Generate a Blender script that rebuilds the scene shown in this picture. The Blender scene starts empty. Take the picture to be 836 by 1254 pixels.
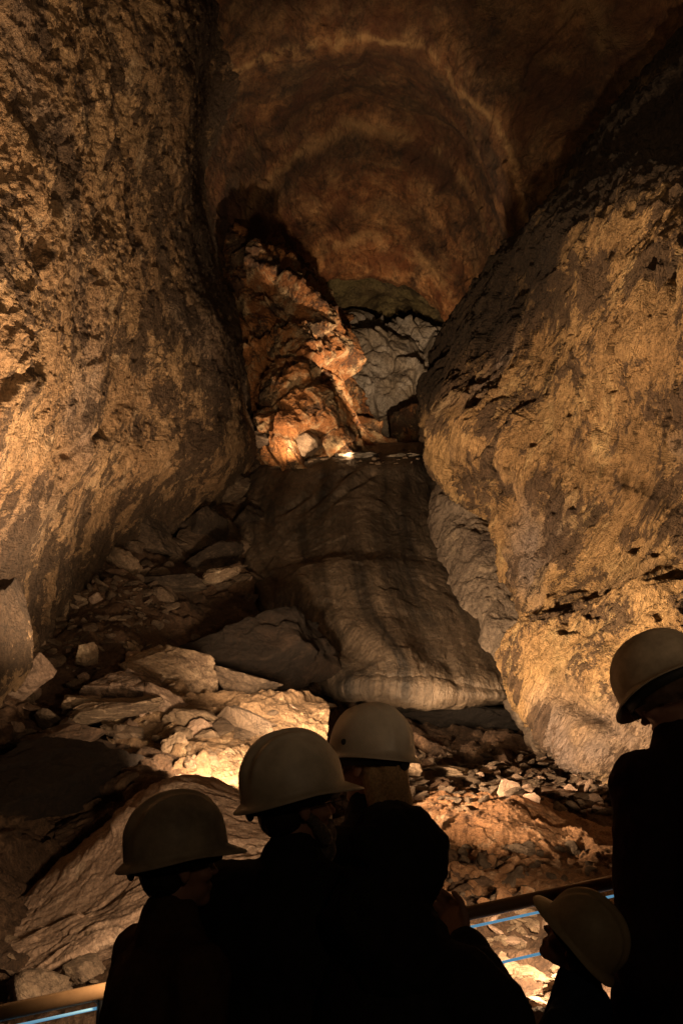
import bpy, bmesh, math, random
import numpy as np
from mathutils import Vector, Matrix, Euler
from mathutils.bvhtree import BVHTree

random.seed(7)
RNG = np.random.default_rng(7)
sc = bpy.context.scene
COL = sc.collection
R = math.radians

# ------------------------------------------------------------------ camera
W0, H0, F0 = 836.0, 1254.0, 1043.0
PITCH = R(15.7)
CAMZ = 1.6
cam_d = bpy.data.cameras.new('camera')
cam = bpy.data.objects.new('camera', cam_d)
COL.objects.link(cam)
cam.location = (0, 0, CAMZ)
cam.rotation_euler = (R(90) + PITCH, 0, 0)
cam_d.sensor_fit = 'VERTICAL'
cam_d.sensor_height = 36.0
cam_d.lens = 36.0 * F0 / H0
cam_d.clip_end = 500
cam_d.clip_start = 0.05
sc.camera = cam


def ray(px, py):
    a = (px - W0 / 2) / F0
    b = (H0 / 2 - py) / F0
    return Vector((a, math.cos(PITCH) - b * math.sin(PITCH), math.sin(PITCH) + b * math.cos(PITCH)))


def P(px, py, Y):
    """world point that stands Y metres into the cave along the sight line noted from the survey picture"""
    d = ray(px, py)
    k = Y / d.y
    return Vector((d.x * k, Y, CAMZ + d.z * k))


# ------------------------------------------------------------------ numpy noise
def _h(i, j, k, s):
    n = (i.astype(np.int64) * 73856093) ^ (j.astype(np.int64) * 19349663) ^ (k.astype(np.int64) * 83492791) ^ (s * 2654435761 & 0xffffffff)
    n = n.astype(np.uint64) & np.uint64(0xffffffff)
    n = (n ^ (n >> np.uint64(16))) * np.uint64(0x45d9f3b) & np.uint64(0xffffffff)
    n = (n ^ (n >> np.uint64(16))) * np.uint64(0x45d9f3b) & np.uint64(0xffffffff)
    n = n ^ (n >> np.uint64(16))
    return n.astype(np.float64) / 4294967295.0


def perlin(p, seed=0):
    f = np.floor(p)
    t = p - f
    i = f.astype(np.int64)
    u = t * t * t * (t * (t * 6 - 15) + 10)
    out = np.zeros(len(p))
    for dx in (0, 1):
        for dy in (0, 1):
            for dz in (0, 1):
                h = _h(i[:, 0] + dx, i[:, 1] + dy, i[:, 2] + dz, seed)
                a = h * 6.2831853 * 7.0
                z = ((h * 977.0) % 1.0) * 2 - 1
                r = np.sqrt(np.maximum(0, 1 - z * z))
                g = np.cos(a) * r * (t[:, 0] - dx) + np.sin(a) * r * (t[:, 1] - dy) + z * (t[:, 2] - dz)
                w = (u[:, 0] if dx else 1 - u[:, 0]) * (u[:, 1] if dy else 1 - u[:, 1]) * (u[:, 2] if dz else 1 - u[:, 2])
                out += g * w
    return out * 1.6


def fbm(p, octs=5, seed=0, gain=0.5, ridge=False):
    a, s, o = 1.0, 0.0, np.zeros(len(p))
    q = p.copy()
    for k in range(octs):
        n = perlin(q, seed + k * 13)
        if ridge:
            n = 1 - 2 * np.abs(n)
        o += a * n
        s += a
        a *= gain
        q = q * 2.03 + 17.1
    return o / s


def facets(p, seed=0, k=26.0):
    """fracture facets: every cell of a Voronoi pattern is a randomly tilted plane, joined by short ramps"""
    f = np.floor(p).astype(np.int64)
    q = p.astype(np.float32)
    best = np.full(len(p), 9e9, np.float32)
    sec = np.full(len(p), 9e9, np.float32)
    num = np.zeros(len(p), np.float32)
    den = np.full(len(p), 1e-20, np.float32)
    for dx in (-1, 0, 1):
        for dy in (-1, 0, 1):
            for dz in (-1, 0, 1):
                ci = f[:, 0] + dx
                cj = f[:, 1] + dy
                ck = f[:, 2] + dz
                h = _h(ci, cj, ck, seed)
                h2 = ((h * 1543.0) % 1.0).astype(np.float32)
                h3 = ((h * 7919.0) % 1.0).astype(np.float32)
                a = (h * 6.2831853 * 31).astype(np.float32)
                tz = (((h * 331.0) % 1.0) * 2 - 1).astype(np.float32)
                of = (((h * 57.0) % 1.0) - 0.5).astype(np.float32) * 0.7
                h = h.astype(np.float32)
                vx = q[:, 0] - ci.astype(np.float32) - h
                vy = q[:, 1] - cj.astype(np.float32) - h2
                vz = q[:, 2] - ck.astype(np.float32) - h3
                d = vx * vx + vy * vy + vz * vz
                sec = np.minimum(np.maximum(d, best), sec)
                best = np.minimum(d, best)
                w = np.exp(-k * d)
                num += w * (vx * np.cos(a) + vy * np.sin(a) + vz * tz + of)
                den += w
    return (num / den).astype(np.float64), (np.sqrt(sec) - np.sqrt(best)).astype(np.float64)


# ------------------------------------------------------------------ mesh helpers
def catmull(ctrl, n, axis):
    c = np.moveaxis(ctrl, axis, 0)
    k = c.shape[0]
    ext = np.concatenate([2 * c[:1] - c[1:2], c, 2 * c[-1:] - c[-2:-1]], 0)
    t = np.linspace(0, k - 1, n)
    i = np.minimum(t.astype(int), k - 2)
    u = (t - i).reshape((-1,) + (1,) * (c.ndim - 1))
    p0, p1, p2, p3 = ext[i], ext[i + 1], ext[i + 2], ext[i + 3]
    r = 0.5 * (2 * p1 + (p2 - p0) * u + (2 * p0 - 5 * p1 + 4 * p2 - p3) * u * u + (3 * p1 - p0 - 3 * p2 + p3) * u ** 3)
    return np.moveaxis(r, 0, axis)


def setprops(o, label=None, cat=None, group=None, kind=None):
    if label: o['label'] = label
    if cat: o['category'] = cat
    if group: o['group'] = group
    if kind: o['kind'] = kind
    return o


def mesh_from(name, verts, faces, mat=None, smooth=True, parent=None, attr=None, grain=None):
    me = bpy.data.meshes.new(name)
    verts = np.asarray(verts, dtype=np.float32)
    faces = np.asarray(faces, dtype=np.int32)
    k = faces.shape[1]
    me.vertices.add(len(verts))
    me.vertices.foreach_set('co', verts.ravel())
    me.loops.add(faces.size)
    me.loops.foreach_set('vertex_index', faces.ravel())
    me.polygons.add(len(faces))
    me.polygons.foreach_set('loop_start', np.arange(0, faces.size, k, dtype=np.int32))
    me.polygons.foreach_set('loop_total', np.full(len(faces), k, dtype=np.int32))
    me.update(calc_edges=True)
    me.polygons.foreach_set('use_smooth', np.full(len(faces), smooth))
    if attr is not None:
        for an, av in attr.items():
            a = me.attributes.new(an, 'FLOAT', 'POINT')
            a.data.foreach_set('value', np.asarray(av, dtype=np.float32).ravel())
    if attr is not None:
        q = verts.astype(float) * 0.9
        q3 = np.stack([fbm(q * 1.1, 2, 401), fbm(q * 1.1, 2, 402), fbm(q * 1.1, 2, 403)], 1) * 0.5
        if grain: q3 = q3 + (stretch(verts.astype(float), grain) - verts) / 0.35
        a = me.attributes.new('swirl', 'FLOAT_VECTOR', 'POINT')
        a.data.foreach_set('vector', (q3 * 0.35).astype(np.float32).ravel())
        g2 = np.stack([fbm(q, 5, 404, 0.6), fbm(q * 0.6, 4, 405), fbm(q * 1.9, 3, 406)], 1) * 0.5 + 0.5
        if 'greyer' in attr: g2[:, 1] += np.asarray(attr['greyer'])
        a = me.attributes.new('fields', 'FLOAT_VECTOR', 'POINT')
        a.data.foreach_set('vector', g2.astype(np.float32).ravel())
    if mat: me.materials.append(mat)
    o = bpy.data.objects.new(name, me)
    COL.objects.link(o)
    if parent: o.parent = parent
    return o


GRIDS = {}


def patch(name, rows, nu, nv, disp, mat, tone=None, grey=None, grain=None):
    """rows of (px,py,Y) survey points -> smooth sheet -> displaced rock surface"""
    ctrl = np.array([[list(P(*c)) for c in r] for r in rows])
    g = catmull(catmull(ctrl, nv, 0), nu, 1)
    du = np.gradient(g, axis=1)
    dv = np.gradient(g, axis=0)
    N = np.cross(du, dv)
    N /= np.linalg.norm(N, axis=2, keepdims=True) + 1e-9
    view = np.array([0, 0, CAMZ]) - g
    s = (N * view).sum(2)
    mid = s[nv // 4:3 * nv // 4, nu // 4:3 * nu // 4].mean()
    sgn = 1.0 if mid > 0 else -1.0
    N *= sgn
    uu, vv = np.meshgrid(np.linspace(0, 1, nu), np.linspace(0, 1, nv))
    p = g.reshape(-1, 3)
    n = N.reshape(-1, 3)
    d = disp(p, uu.ravel(), vv.ravel())
    q = p + n * d[:, None]
    idx = np.arange(nu * nv).reshape(nv, nu)
    a, b, c, e = idx[:-1, :-1].ravel(), idx[:-1, 1:].ravel(), idx[1:, 1:].ravel(), idx[1:, :-1].ravel()
    F = np.stack([a, b, c, e], 1) if sgn > 0 else np.stack([a, e, c, b], 1)
    t = np.ones(len(p)) if tone is None else tone(p, uu.ravel(), vv.ravel())
    at = {'tone': t, 'pu': uu.ravel(), 'pv': vv.ravel()}
    if grey is not None: at['greyer'] = grey(p)
    o = mesh_from(name, q, F, mat, True, None, at, grain)
    return o


def warp(p, s, a, seed):
    q = p * s
    return p + a * np.stack([perlin(q, seed), perlin(q + 31, seed + 1), perlin(q + 57, seed + 2)], 1)


def stretch(p, grain):
    """shortens coordinates along the grain of the rock, so that flakes come out long in that direction"""
    t = np.array(grain[:3], dtype=float)
    t /= np.linalg.norm(t)
    return p - (1 - grain[3]) * (p @ t)[:, None] * t


def rockdisp(big=0.25, bs=0.5, mid=0.08, ms=1.8, fine=0.025, fs=6.0, seed=0, st=(1, 1, 1), crack=0.0, micro=0.008, grain=None, k=26.0):
    st = np.array(st, dtype=float)

    def f(p, u, v):
        if grain: p = stretch(p, grain)
        w = warp(p * st, 0.9, 0.22 if grain else 0.35, seed + 50)
        d = big * fbm(w * bs, 3, seed)
        h, e = facets(w * ms, seed + 3)
        d = d + mid * h
        if crack: d = d - crack * np.exp(-(e / 0.05) ** 2)
        h, e = facets(warp(w, 4.0, 0.05, seed + 9) * fs, seed + 5, k)
        d = d + fine * h
        d = d + fine * 0.9 * fbm(w * fs * 0.8, 4, seed + 8, 0.6, True)
        if micro: d = d + micro * fbm(w * fs * 4, 3, seed + 6, 0.65)
        return d
    return f


def groove(p, pts, depth, width):
    """a long hollow that follows a chain of points on the rock"""
    pts = [np.array(q) for q in pts]
    best = np.full(len(p), 9e9)
    for a, b in zip(pts[:-1], pts[1:]):
        ab = b - a
        t = np.clip(((p - a) @ ab) / (ab @ ab), 0, 1)
        best = np.minimum(best, np.linalg.norm(p - a - t[:, None] * ab, axis=1))
    return -depth * np.exp(-(best / width) ** 2)


# ------------------------------------------------------------------ materials
class NB:
    def __init__(s, name):
        s.m = bpy.data.materials.new(name)
        s.m.use_nodes = True
        s.t = s.m.node_tree
        s.t.nodes.clear()

    def n(s, typ, ins=None, **kw):
        x = s.t.nodes.new(typ)
        for k, v in kw.items(): setattr(x, k, v)
        for k, v in (ins or {}).items():
            if isinstance(v, tuple) and len(v) == 2 and hasattr(v[0], 'outputs'):
                s.t.links.new(v[0].outputs[v[1]], x.inputs[k])
            else:
                x.inputs[k].default_value = v
        return x

    def ramp(s, fac, stops, interp='LINEAR'):
        r = s.n('ShaderNodeValToRGB', {0: fac})
        r.color_ramp.interpolation = interp
        e = r.color_ramp.elements
        while len(e) < len(stops): e.new(0.5)
        for k, (pos, c) in enumerate(stops):
            e[k].position = pos
            if not isinstance(c, (tuple, list)): c = (c, c, c)
            e[k].color = (c[0], c[1], c[2], 1)
        return r

    def mix(s, fac, a, b, mode='MIX'):
        x = s.n('ShaderNodeMix', data_type='RGBA', blend_type=mode)
        for i, v in ((0, fac), (6, a), (7, b)):
            if isinstance(v, tuple) and len(v) == 2 and hasattr(v[0], 'outputs'):
                s.t.links.new(v[0].outputs[v[1]], x.inputs[i])
            else:
                if i and len(v) == 3: v = (v[0], v[1], v[2], 1)
                x.inputs[i].default_value = v
        return (x, 2)

    def math(s, op, a, b=0.0):
        x = s.n('ShaderNodeMath', {0: a, 1: b}, operation=op)
        return (x, 0)


def rock_mat(name, c1, c2, cdark, cacc, scale=1.0, st=(1, 1, 1), rot=(0, 0, 0), dark=0.55, darkw=0.06, acc=0.6, bump=0.6, rough=0.82,
             crackamt=0.5, darkmix=0.85, bands=None, spec=0.3, patchscale=3.2, tint=None):
    b = NB(name)
    geo = b.n('ShaderNodeNewGeometry')
    at = b.n('ShaderNodeAttribute', attribute_name='tone')
    sw = b.n('ShaderNodeAttribute', attribute_name='swirl')
    fd = b.n('ShaderNodeAttribute', attribute_name='fields')
    fx = b.n('ShaderNodeSeparateXYZ', {0: (fd, 1)})
    mp = b.n('ShaderNodeMapping', {0: (geo, 0), 'Scale': st, 'Rotation': rot})
    vec = b.n('ShaderNodeVectorMath', {0: (mp, 0), 1: (sw, 1)}, operation='ADD')
    V = (vec, 0)
    base = b.mix((b.ramp((fx, 0), [(0.40, 0), (0.60, 1)]), 0), c1, c2)
    accn = b.n('ShaderNodeTexNoise', {'Vector': V, 'Scale': 2.3 * scale, 'Detail': 5, 'Roughness': 0.72})
    base = b.mix((b.ramp((accn, 0), [(acc - 0.05, 0), (acc + 0.07, 1)]), 0), base, cacc)
    if tint:      # cooler grey-mauve areas
        base = b.mix(b.math('MULTIPLY', (b.ramp((fx, 1), [(0.50, 0), (0.66, 1)]), 0), b.math('MULTIPLY', (at, 2), 0.8)), base, tint)
    # stains: ragged dark patches
    sn = b.n('ShaderNodeTexNoise', {'Vector': V, 'Scale': patchscale * scale, 'Detail': 6, 'Roughness': 0.8})
    dk = b.math('ADD', (sn, 0), b.math('MULTIPLY', b.math('SUBTRACT', (fx, 2), 0.5), 0.55))
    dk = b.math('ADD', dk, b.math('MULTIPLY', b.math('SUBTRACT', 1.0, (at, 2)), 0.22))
    dkr = b.ramp(dk, [(dark - darkw, 0), (dark + darkw, 1)])
    base = b.mix(b.math('MULTIPLY', (dkr, 0), darkmix), base, cdark)
    # fine speckle and value variation
    fn = b.n('ShaderNodeTexNoise', {'Vector': V, 'Scale': 24 * scale, 'Detail': 4, 'Roughness': 0.8})
    fr = b.ramp((fn, 0), [(0.3, 0.40), (0.5, 0.95), (0.72, 1.45)])
    base = b.mix(1.0, base, (fr, 0), 'MULTIPLY')
    if crackamt > 0.15:
        vo = b.n('ShaderNodeTexVoronoi', {'Vector': V, 'Scale': 2.6 * scale}, feature='DISTANCE_TO_EDGE')
        cr = b.ramp((vo, 0), [(0.0, 0), (0.018, 1)])
        cm = b.ramp((fx, 2), [(0.47, 0), (0.60, 1)])
        crk = b.math('MULTIPLY', b.math('SUBTRACT', 1.0, (cr, 0)), b.math('MULTIPLY', (cm, 0), crackamt))
        base = b.mix(crk, base, (cdark[0] * .4, cdark[1] * .4, cdark[2] * .4))
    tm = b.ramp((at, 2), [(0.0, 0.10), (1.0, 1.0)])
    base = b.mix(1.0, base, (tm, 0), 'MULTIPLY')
    if bands:
        base = bands(b, base, V)
    b1 = b.n('ShaderNodeTexNoise', {'Vector': V, 'Scale': 8 * scale, 'Detail': 6, 'Roughness': 0.76})
    bp = b.n('ShaderNodeBump', {'Strength': bump, 'Distance': 0.13 / scale, 'Height': (b1, 0)})
    bs = b.n('ShaderNodeBsdfPrincipled', {'Base Color': base, 'Roughness': rough, 'Normal': (bp, 0), 'Specular IOR Level': spec})
    b.n('ShaderNodeOutputMaterial', {0: (bs, 0)})
    return b.m


def vault_bands(b, base, V):
    """mineral veins and rust beds that run around the vault"""
    pv = b.n('ShaderNodeAttribute', attribute_name='pv')
    pu = b.n('ShaderNodeAttribute', attribute_name='pu')
    nz = b.n('ShaderNodeTexNoise', {'Vector': V, 'Scale': 0.55, 'Detail': 5, 'Roughness': 0.6})
    f = b.math('ADD', (pv, 2), b.math('MULTIPLY', b.math('SUBTRACT', (nz, 0), 0.5), 0.11))
    # fine streaks along the beds
    cx = b.n('ShaderNodeCombineXYZ', {0: b.math('MULTIPLY', (pu, 2), 11.0), 1: b.math('MULTIPLY', f, 26.0)})
    st = b.n('ShaderNodeTexNoise', {'Vector': (cx, 0), 'Scale': 1.0, 'Detail': 6, 'Roughness': 0.72})
    sr = b.ramp((st, 0), [(0.34, (0.16, 0.13, 0.12)), (0.46, (0.62, 0.5, 0.45)), (0.54, (1.0, 1.0, 1.0)), (0.66, (1.7, 1.8, 1.9))])
    base = b.mix(0.85, base, (sr, 0), 'MULTIPLY')
    rn = b.n('ShaderNodeTexNoise', {'Vector': V, 'Scale': 0.9, 'Detail': 6, 'Roughness': 0.7})
    base = b.mix((b.ramp((rn, 0), [(0.50, 0), (0.58, 0.6)]), 0), base, (0.09, 0.028, 0.010))
    vein = b.ramp(f, [(0.21, 0), (0.222, .6), (0.236, 0.0), (0.322, 0), (0.330, 1), (0.340, 0.1), (0.36, 0), (0.53, 0), (0.545, .7), (0.565, 0), (0.74, 0), (0.755, .5), (0.78, 0)])
    nb = b.n('ShaderNodeTexNoise', {'Vector': V, 'Scale': 1.6, 'Detail': 5, 'Roughness': 0.75})
    vm = b.math('MULTIPLY', (vein, 0), (b.ramp((nb, 0), [(0.42, 0), (0.54, 0.85)]), 0))
    base = b.mix(vm, base, (0.46, 0.29, 0.13))
    lay = b.ramp(f, [(0.0, 0.40), (0.16, 0.45), (0.27, 0.30), (0.335, 0.6), (0.365, 0.22), (0.43, 0.42), (0.47, 0.17), (0.53, 0.5), (0.57, 0.25), (0.67, 0.8), (0.71, 0.5), (0.78, 1.4), (1, 1.3)])
    return b.mix(1.0, base, (lay, 0), 'MULTIPLY')


def slab_streaks(b, base, V):
    """dark water runs down the slab"""
    pu = b.n('ShaderNodeAttribute', attribute_name='pu')
    pv = b.n('ShaderNodeAttribute', attribute_name='pv')
    cx = b.n('ShaderNodeCombineXYZ', {0: b.math('MULTIPLY', (pu, 2), 9.0), 1: b.math('MULTIPLY', (pv, 2), 0.9)})
    n = b.n('ShaderNodeTexNoise', {'Vector': (cx, 0), 'Scale': 1.6, 'Detail': 6, 'Roughness': 0.6})
    r = b.ramp((n, 0), [(0.38, 0.2), (0.46, 0.7), (0.60, 1.5)])
    base = b.mix(1.0, base, (r, 0), 'MULTIPLY')
    lip = b.ramp((pv, 2), [(0.862, 0), (0.875, 1), (0.90, 1), (0.91, 0)])  # pale lip: the lit lower edge painted into the colour
    return b.mix((lip, 0), base, (0.17, 0.125, 0.085))


M = {}
M['left'] = rock_mat('ochre_left_wall_rock', (0.46, 0.30, 0.16), (0.34, 0.21, 0.11), (0.065, 0.04, 0.026), (0.52, 0.38, 0.24), 1.0,
                     dark=0.53, darkw=0.018, bump=1.2, patchscale=4.5, tint=(0.22, 0.165, 0.135))
M['right'] = rock_mat('ochre_right_rock', (0.45, 0.285, 0.13), (0.33, 0.20, 0.09), (0.085, 0.052, 0.032), (0.53, 0.37, 0.18), 1.15,
                      dark=0.53, darkw=0.018, bump=1.4, darkmix=0.88, patchscale=4.0, tint=(0.19, 0.155, 0.145))
M['vault'] = rock_mat('rust_vault_rock', (0.25, 0.12, 0.046), (0.19, 0.105, 0.048), (0.035, 0.018, 0.010), (0.25, 0.14, 0.06), 0.6,
                      st=(1, 0.5, 1), dark=0.60, darkw=0.10, bump=0.8, bands=vault_bands, crackamt=0.0)
M['orange'] = rock_mat('orange_flowstone', (0.36, 0.16, 0.055), (0.24, 0.10, 0.035), (0.04, 0.022, 0.014), (0.42, 0.30, 0.17), 1.1,
                       dark=0.56, darkw=0.04, acc=0.53, bump=1.0)
M['pale'] = rock_mat('pale_recess_rock', (0.40, 0.36, 0.31), (0.30, 0.25, 0.19), (0.05, 0.04, 0.03), (0.45, 0.41, 0.36), 0.8,
                     dark=0.62, darkw=0.05, bump=0.7)
M['green'] = rock_mat('olive_recess_rock', (0.16, 0.13, 0.06), (0.12, 0.09, 0.045), (0.04, 0.03, 0.018), (0.2, 0.16, 0.08), 0.6, bump=0.5)
M['slab'] = rock_mat('grey_brown_slab_rock', (0.085, 0.061, 0.041), (0.062, 0.045, 0.03), (0.022, 0.016, 0.011), (0.115, 0.086, 0.06), 0.9,
                     st=(1, 1, 0.6), dark=0.63, darkw=0.08, bump=0.55, bands=slab_streaks, crackamt=0.35, rough=0.6, spec=0.5)
M['grey'] = rock_mat('grey_lower_rock', (0.16, 0.125, 0.095), (0.115, 0.087, 0.065), (0.045, 0.032, 0.025), (0.22, 0.17, 0.12), 1.2, bump=0.7, dark=0.62)
M['earth'] = rock_mat('dark_cave_earth', (0.10, 0.058, 0.034), (0.07, 0.04, 0.023), (0.03, 0.018, 0.011), (0.16, 0.10, 0.06), 1.6,
                      dark=0.60, darkw=0.1, bump=0.9, crackamt=0.2)
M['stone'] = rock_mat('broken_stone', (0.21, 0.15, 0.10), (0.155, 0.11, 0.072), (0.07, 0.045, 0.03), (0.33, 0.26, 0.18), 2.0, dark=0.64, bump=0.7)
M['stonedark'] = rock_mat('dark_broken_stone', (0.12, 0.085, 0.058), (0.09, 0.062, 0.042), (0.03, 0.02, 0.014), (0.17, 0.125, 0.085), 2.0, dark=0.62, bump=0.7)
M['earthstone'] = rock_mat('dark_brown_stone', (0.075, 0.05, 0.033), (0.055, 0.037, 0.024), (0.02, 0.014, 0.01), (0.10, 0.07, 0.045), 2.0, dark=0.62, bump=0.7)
M['plate'] = rock_mat('brown_foreground_rock', (0.33, 0.23, 0.17), (0.26, 0.18, 0.13), (0.09, 0.06, 0.043), (0.39, 0.29, 0.215), 2.2,
                      st=(1, 1, 1), dark=0.68, darkw=0.06, bump=0.6, crackamt=0.4)
M['tan'] = rock_mat('tan_cave_earth', (0.20, 0.13, 0.075), (0.15, 0.095, 0.053), (0.08, 0.05, 0.03), (0.42, 0.31, 0.19), 2.2, dark=0.64, bump=0.9, crackamt=0.1)
M['soil'] = rock_mat('rusty_soil', (0.30, 0.165, 0.085), (0.24, 0.12, 0.055), (0.07, 0.035, 0.02), (0.36, 0.25, 0.16), 2.5, dark=0.62, bump=0.9, crackamt=0.1)


def simple(name, col, rough=0.6, spec=0.4, nscale=30, var=0.25, bump=0.15, metal=0.0, emit=None, coat=0):
    b = NB(name)
    tc = b.n('ShaderNodeTexCoord')
    n = b.n('ShaderNodeTexNoise', {'Vector': (tc, 3), 'Scale': nscale, 'Detail': 6, 'Roughness': 0.65})
    r = b.ramp((n, 0), [(0.3, 1 - var), (0.7, 1 + var)])
    base = b.mix(1.0, col, (r, 0), 'MULTIPLY')
    bp = b.n('ShaderNodeBump', {'Strength': bump, 'Distance': 0.01, 'Height': (n, 0)})
    ins = {'Base Color': base, 'Roughness': rough, 'Normal': (bp, 0), 'Specular IOR Level': spec, 'Metallic': metal}
    if emit:
        ins['Emission Color'] = (emit[0], emit[1], emit[2], 1)
        ins['Emission Strength'] = emit[3]
    bs = b.n('ShaderNodeBsdfPrincipled', ins)
    b.n('ShaderNodeOutputMaterial', {0: (bs, 0)})
    return b.m


M['helmet'] = simple('scuffed_white_plastic', (0.55, 0.47, 0.36), 0.42, 0.4, 9, 0.30, 0.06)
M['helmet_worn'] = simple('worn_cream_plastic', (0.44, 0.36, 0.26), 0.5, 0.4, 14, 0.35, 0.08)
M['helmet_grey'] = simple('greyish_plastic', (0.55, 0.47, 0.37), 0.42, 0.45, 7, 0.22, 0.05)
M['helmet_dark'] = simple('tan_plastic', (0.42, 0.33, 0.2), 0.5, 0.4, 40, 0.12, 0.05)
M['strap'] = simple('black_strap', (0.02, 0.02, 0.02), 0.7)
M['skin'] = simple('skin', (0.42, 0.22, 0.15), 0.55, 0.4, 60, 0.08, 0.05)
M['hair_dark'] = simple('dark_hair', (0.03, 0.02, 0.014), 0.6, 0.3, 120, 0.5, 0.6)
M['hair_blonde'] = simple('blonde_hair', (0.50, 0.32, 0.16), 0.5, 0.4, 120, 0.4, 0.6)
M['hair_grey'] = simple('grey_hair', (0.16, 0.13, 0.11), 0.6, 0.3, 120, 0.4, 0.6)
M['coat_black'] = simple('black_cloth', (0.028, 0.025, 0.025), 0.9, 0.1, 25, 0.3, 0.3)
M['coat_brown'] = simple('brown_cloth', (0.085, 0.048, 0.026), 0.9, 0.1, 25, 0.3, 0.3)
M['coat_wine'] = simple('dark_wine_cloth', (0.036, 0.018, 0.019), 0.9, 0.1, 25, 0.3, 0.3)
M['coat_blue'] = simple('dark_blue_cloth', (0.018, 0.030, 0.06), 0.85, 0.1, 25, 0.3, 0.3)
M['trousers'] = simple('dark_denim', (0.012, 0.013, 0.018), 0.9, 0.1, 30, 0.3, 0.3)
M['shoe'] = simple('black_leather', (0.012, 0.010, 0.009), 0.5, 0.3, 30, 0.2, 0.1)
M['band'] = simple('patterned_headband', (0.13, 0.085, 0.06), 0.8, 0.2, 22, 0.6, 0.3)
M['metal'] = simple('brown_painted_rail', (0.30, 0.18, 0.09), 0.38, 0.5, 30, 0.15, 0.05)
M['metaldark'] = simple('black_steel', (0.02, 0.02, 0.022), 0.4, 0.5, 30, 0.2, 0.05)
M['bluelight'] = simple('blue_white_light_line', (0.3, 0.6, 0.8), 0.4, 0.5, 30, 0.1, 0.0, 0, (0.22, 0.62, 0.95, 0.38))
M['glass'] = simple('spectacle_frame', (0.01, 0.01, 0.01), 0.3, 0.5)
M['phone'] = simple('phone_case', (0.012, 0.012, 0.014), 0.35, 0.5)
M['lamp_body'] = simple('lamp_housing', (0.03, 0.03, 0.03), 0.5, 0.4)
#@@SHAPES
# ------------------------------------------------------------------ cave shell
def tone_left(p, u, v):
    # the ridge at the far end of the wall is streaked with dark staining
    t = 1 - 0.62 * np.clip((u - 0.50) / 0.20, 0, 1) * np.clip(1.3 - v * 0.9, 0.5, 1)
    t = t - 0.5 * np.clip((v - 0.66) / 0.16, 0, 1) * np.clip((u - 0.1) / 0.2, 0.3, 1)  # wall foot darkened in colour to dim the lamp's glow
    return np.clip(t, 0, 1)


GL = (0.1, 0.5, 0.86, 0.5)
GR = (0.25, -0.62, 0.74, 0.42)
lw = []
for py, dx, dY in ((-260, 18, 0.2), (-60, 14, 0.2), (90, 4, 0.0), (200, 0, 0.0), (310, 8, 0.1), (420, 34, 0.3), (500, 50, 0.5), (560, 58, 0.6), (620, 20, 1.0), (690, -10, 1.5), (780, -20, 1.8), (900, -20, 2.0)):
    bl = min(1.0, max(0.0, (170 - py) / 150.0))      # up high the wall bends over into the vault
    lw.append([(-900, py, 1.2), (-330, py, 2.6 + dY * .2), (-60, py, 4.4 + dY * .5), (70, py, 6.0 + dY * .8), (160 + dx * .5, py, 7.7 + dY), (225 + dx, py, 9.6 + dY),
               (246 + dx, py, 11.0 + dY), (256 + dx + 40 * bl, py, 13.0 + dY - 0.9 * bl), (262 + dx + 120 * bl, py, 15.5 + dY - 2.4 * bl)])
_ld = rockdisp(0.40, 0.42, 0.05, 1.5, 0.028, 8.0, 11, micro=0.018, grain=GL, k=40)
LCR = [[(20, 330, 5.4), (60, 250, 5.8), (75, 180, 6.0)], [(110, 470, 6.9), (135, 400, 7.2), (170, 350, 7.7)], [(0, 430, 5.2), (25, 400, 5.4), (30, 350, 5.5)],
       [(60, 560, 6.4), (120, 540, 7.2), (160, 500, 7.8)], [(150, 250, 7.3), (165, 170, 7.5), (190, 90, 8.2)], [(90, 120, 6.2), (120, 60, 6.7), (125, 10, 6.8)]]


def left_disp(p, u, v):
    d = _ld(p, u, v)
    w = warp(p, 3.0, 0.10, 210)
    for c in LCR: d += groove(w, [P(*q) for q in c], 0.09, 0.05)
    return d


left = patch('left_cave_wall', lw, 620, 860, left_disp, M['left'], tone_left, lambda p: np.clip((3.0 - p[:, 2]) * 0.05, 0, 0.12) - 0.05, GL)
setprops(left, kind='structure')

va = [
    [(-250, 420, 8), (-180, 100, 7.5), (-60, -250, 7), (200, -420, 6.5), (480, -450, 6.2), (760, -400, 6), (1050, -250, 6), (1200, 50, 6.5), (1200, 350, 8)],
    [(225, 390, 12), (205, 200, 11.6), (225, 20, 11.2), (320, -120, 10.6), (480, -170, 10.2), (660, -120, 10), (830, 0, 9.8), (880, 150, 10.2), (850, 330, 12)],
    [(252, 380, 13.2), (246, 220, 13.1), (272, 110, 12.9), (350, 62, 12.6), (450, 45, 12.4), (550, 80, 12.4), (622, 160, 12.4), (655, 250, 12.8), (660, 380, 13.8)],
    [(285, 380, 14.4), (285, 260, 14.6), (320, 180, 14.9), (380, 140, 15), (450, 125, 15), (530, 150, 15), (585, 210, 15), (615, 290, 15), (620, 410, 15.2)],
    [(330, 390, 16), (330, 320, 16.3), (360, 270, 16.8), (405, 242, 17), (455, 232, 17), (505, 247, 17), (552, 290, 17), (580, 345, 17), (590, 430, 16.5)],
    [(366, 420, 18), (372, 355, 18), (395, 338, 18), (430, 330, 18.2), (464, 330, 18.4), (500, 342, 18.4), (528, 362, 18.3), (552, 392, 18.2), (565, 450, 18)],
    [(355, 420, 19), (358, 340, 19), (385, 320, 19), (428, 312, 19.3), (464, 312, 19.4), (505, 325, 19.4), (538, 350, 19.3), (565, 385, 19.2), (585, 450, 19)],
]
vault = patch('cave_ceiling', va, 520, 420, rockdisp(0.25, 0.28, 0.09, 0.7, 0.05, 2.6, 23, (1, 1, 1), micro=0.022, crack=0.02), M['vault'])
setprops(vault, kind='structure')

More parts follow.
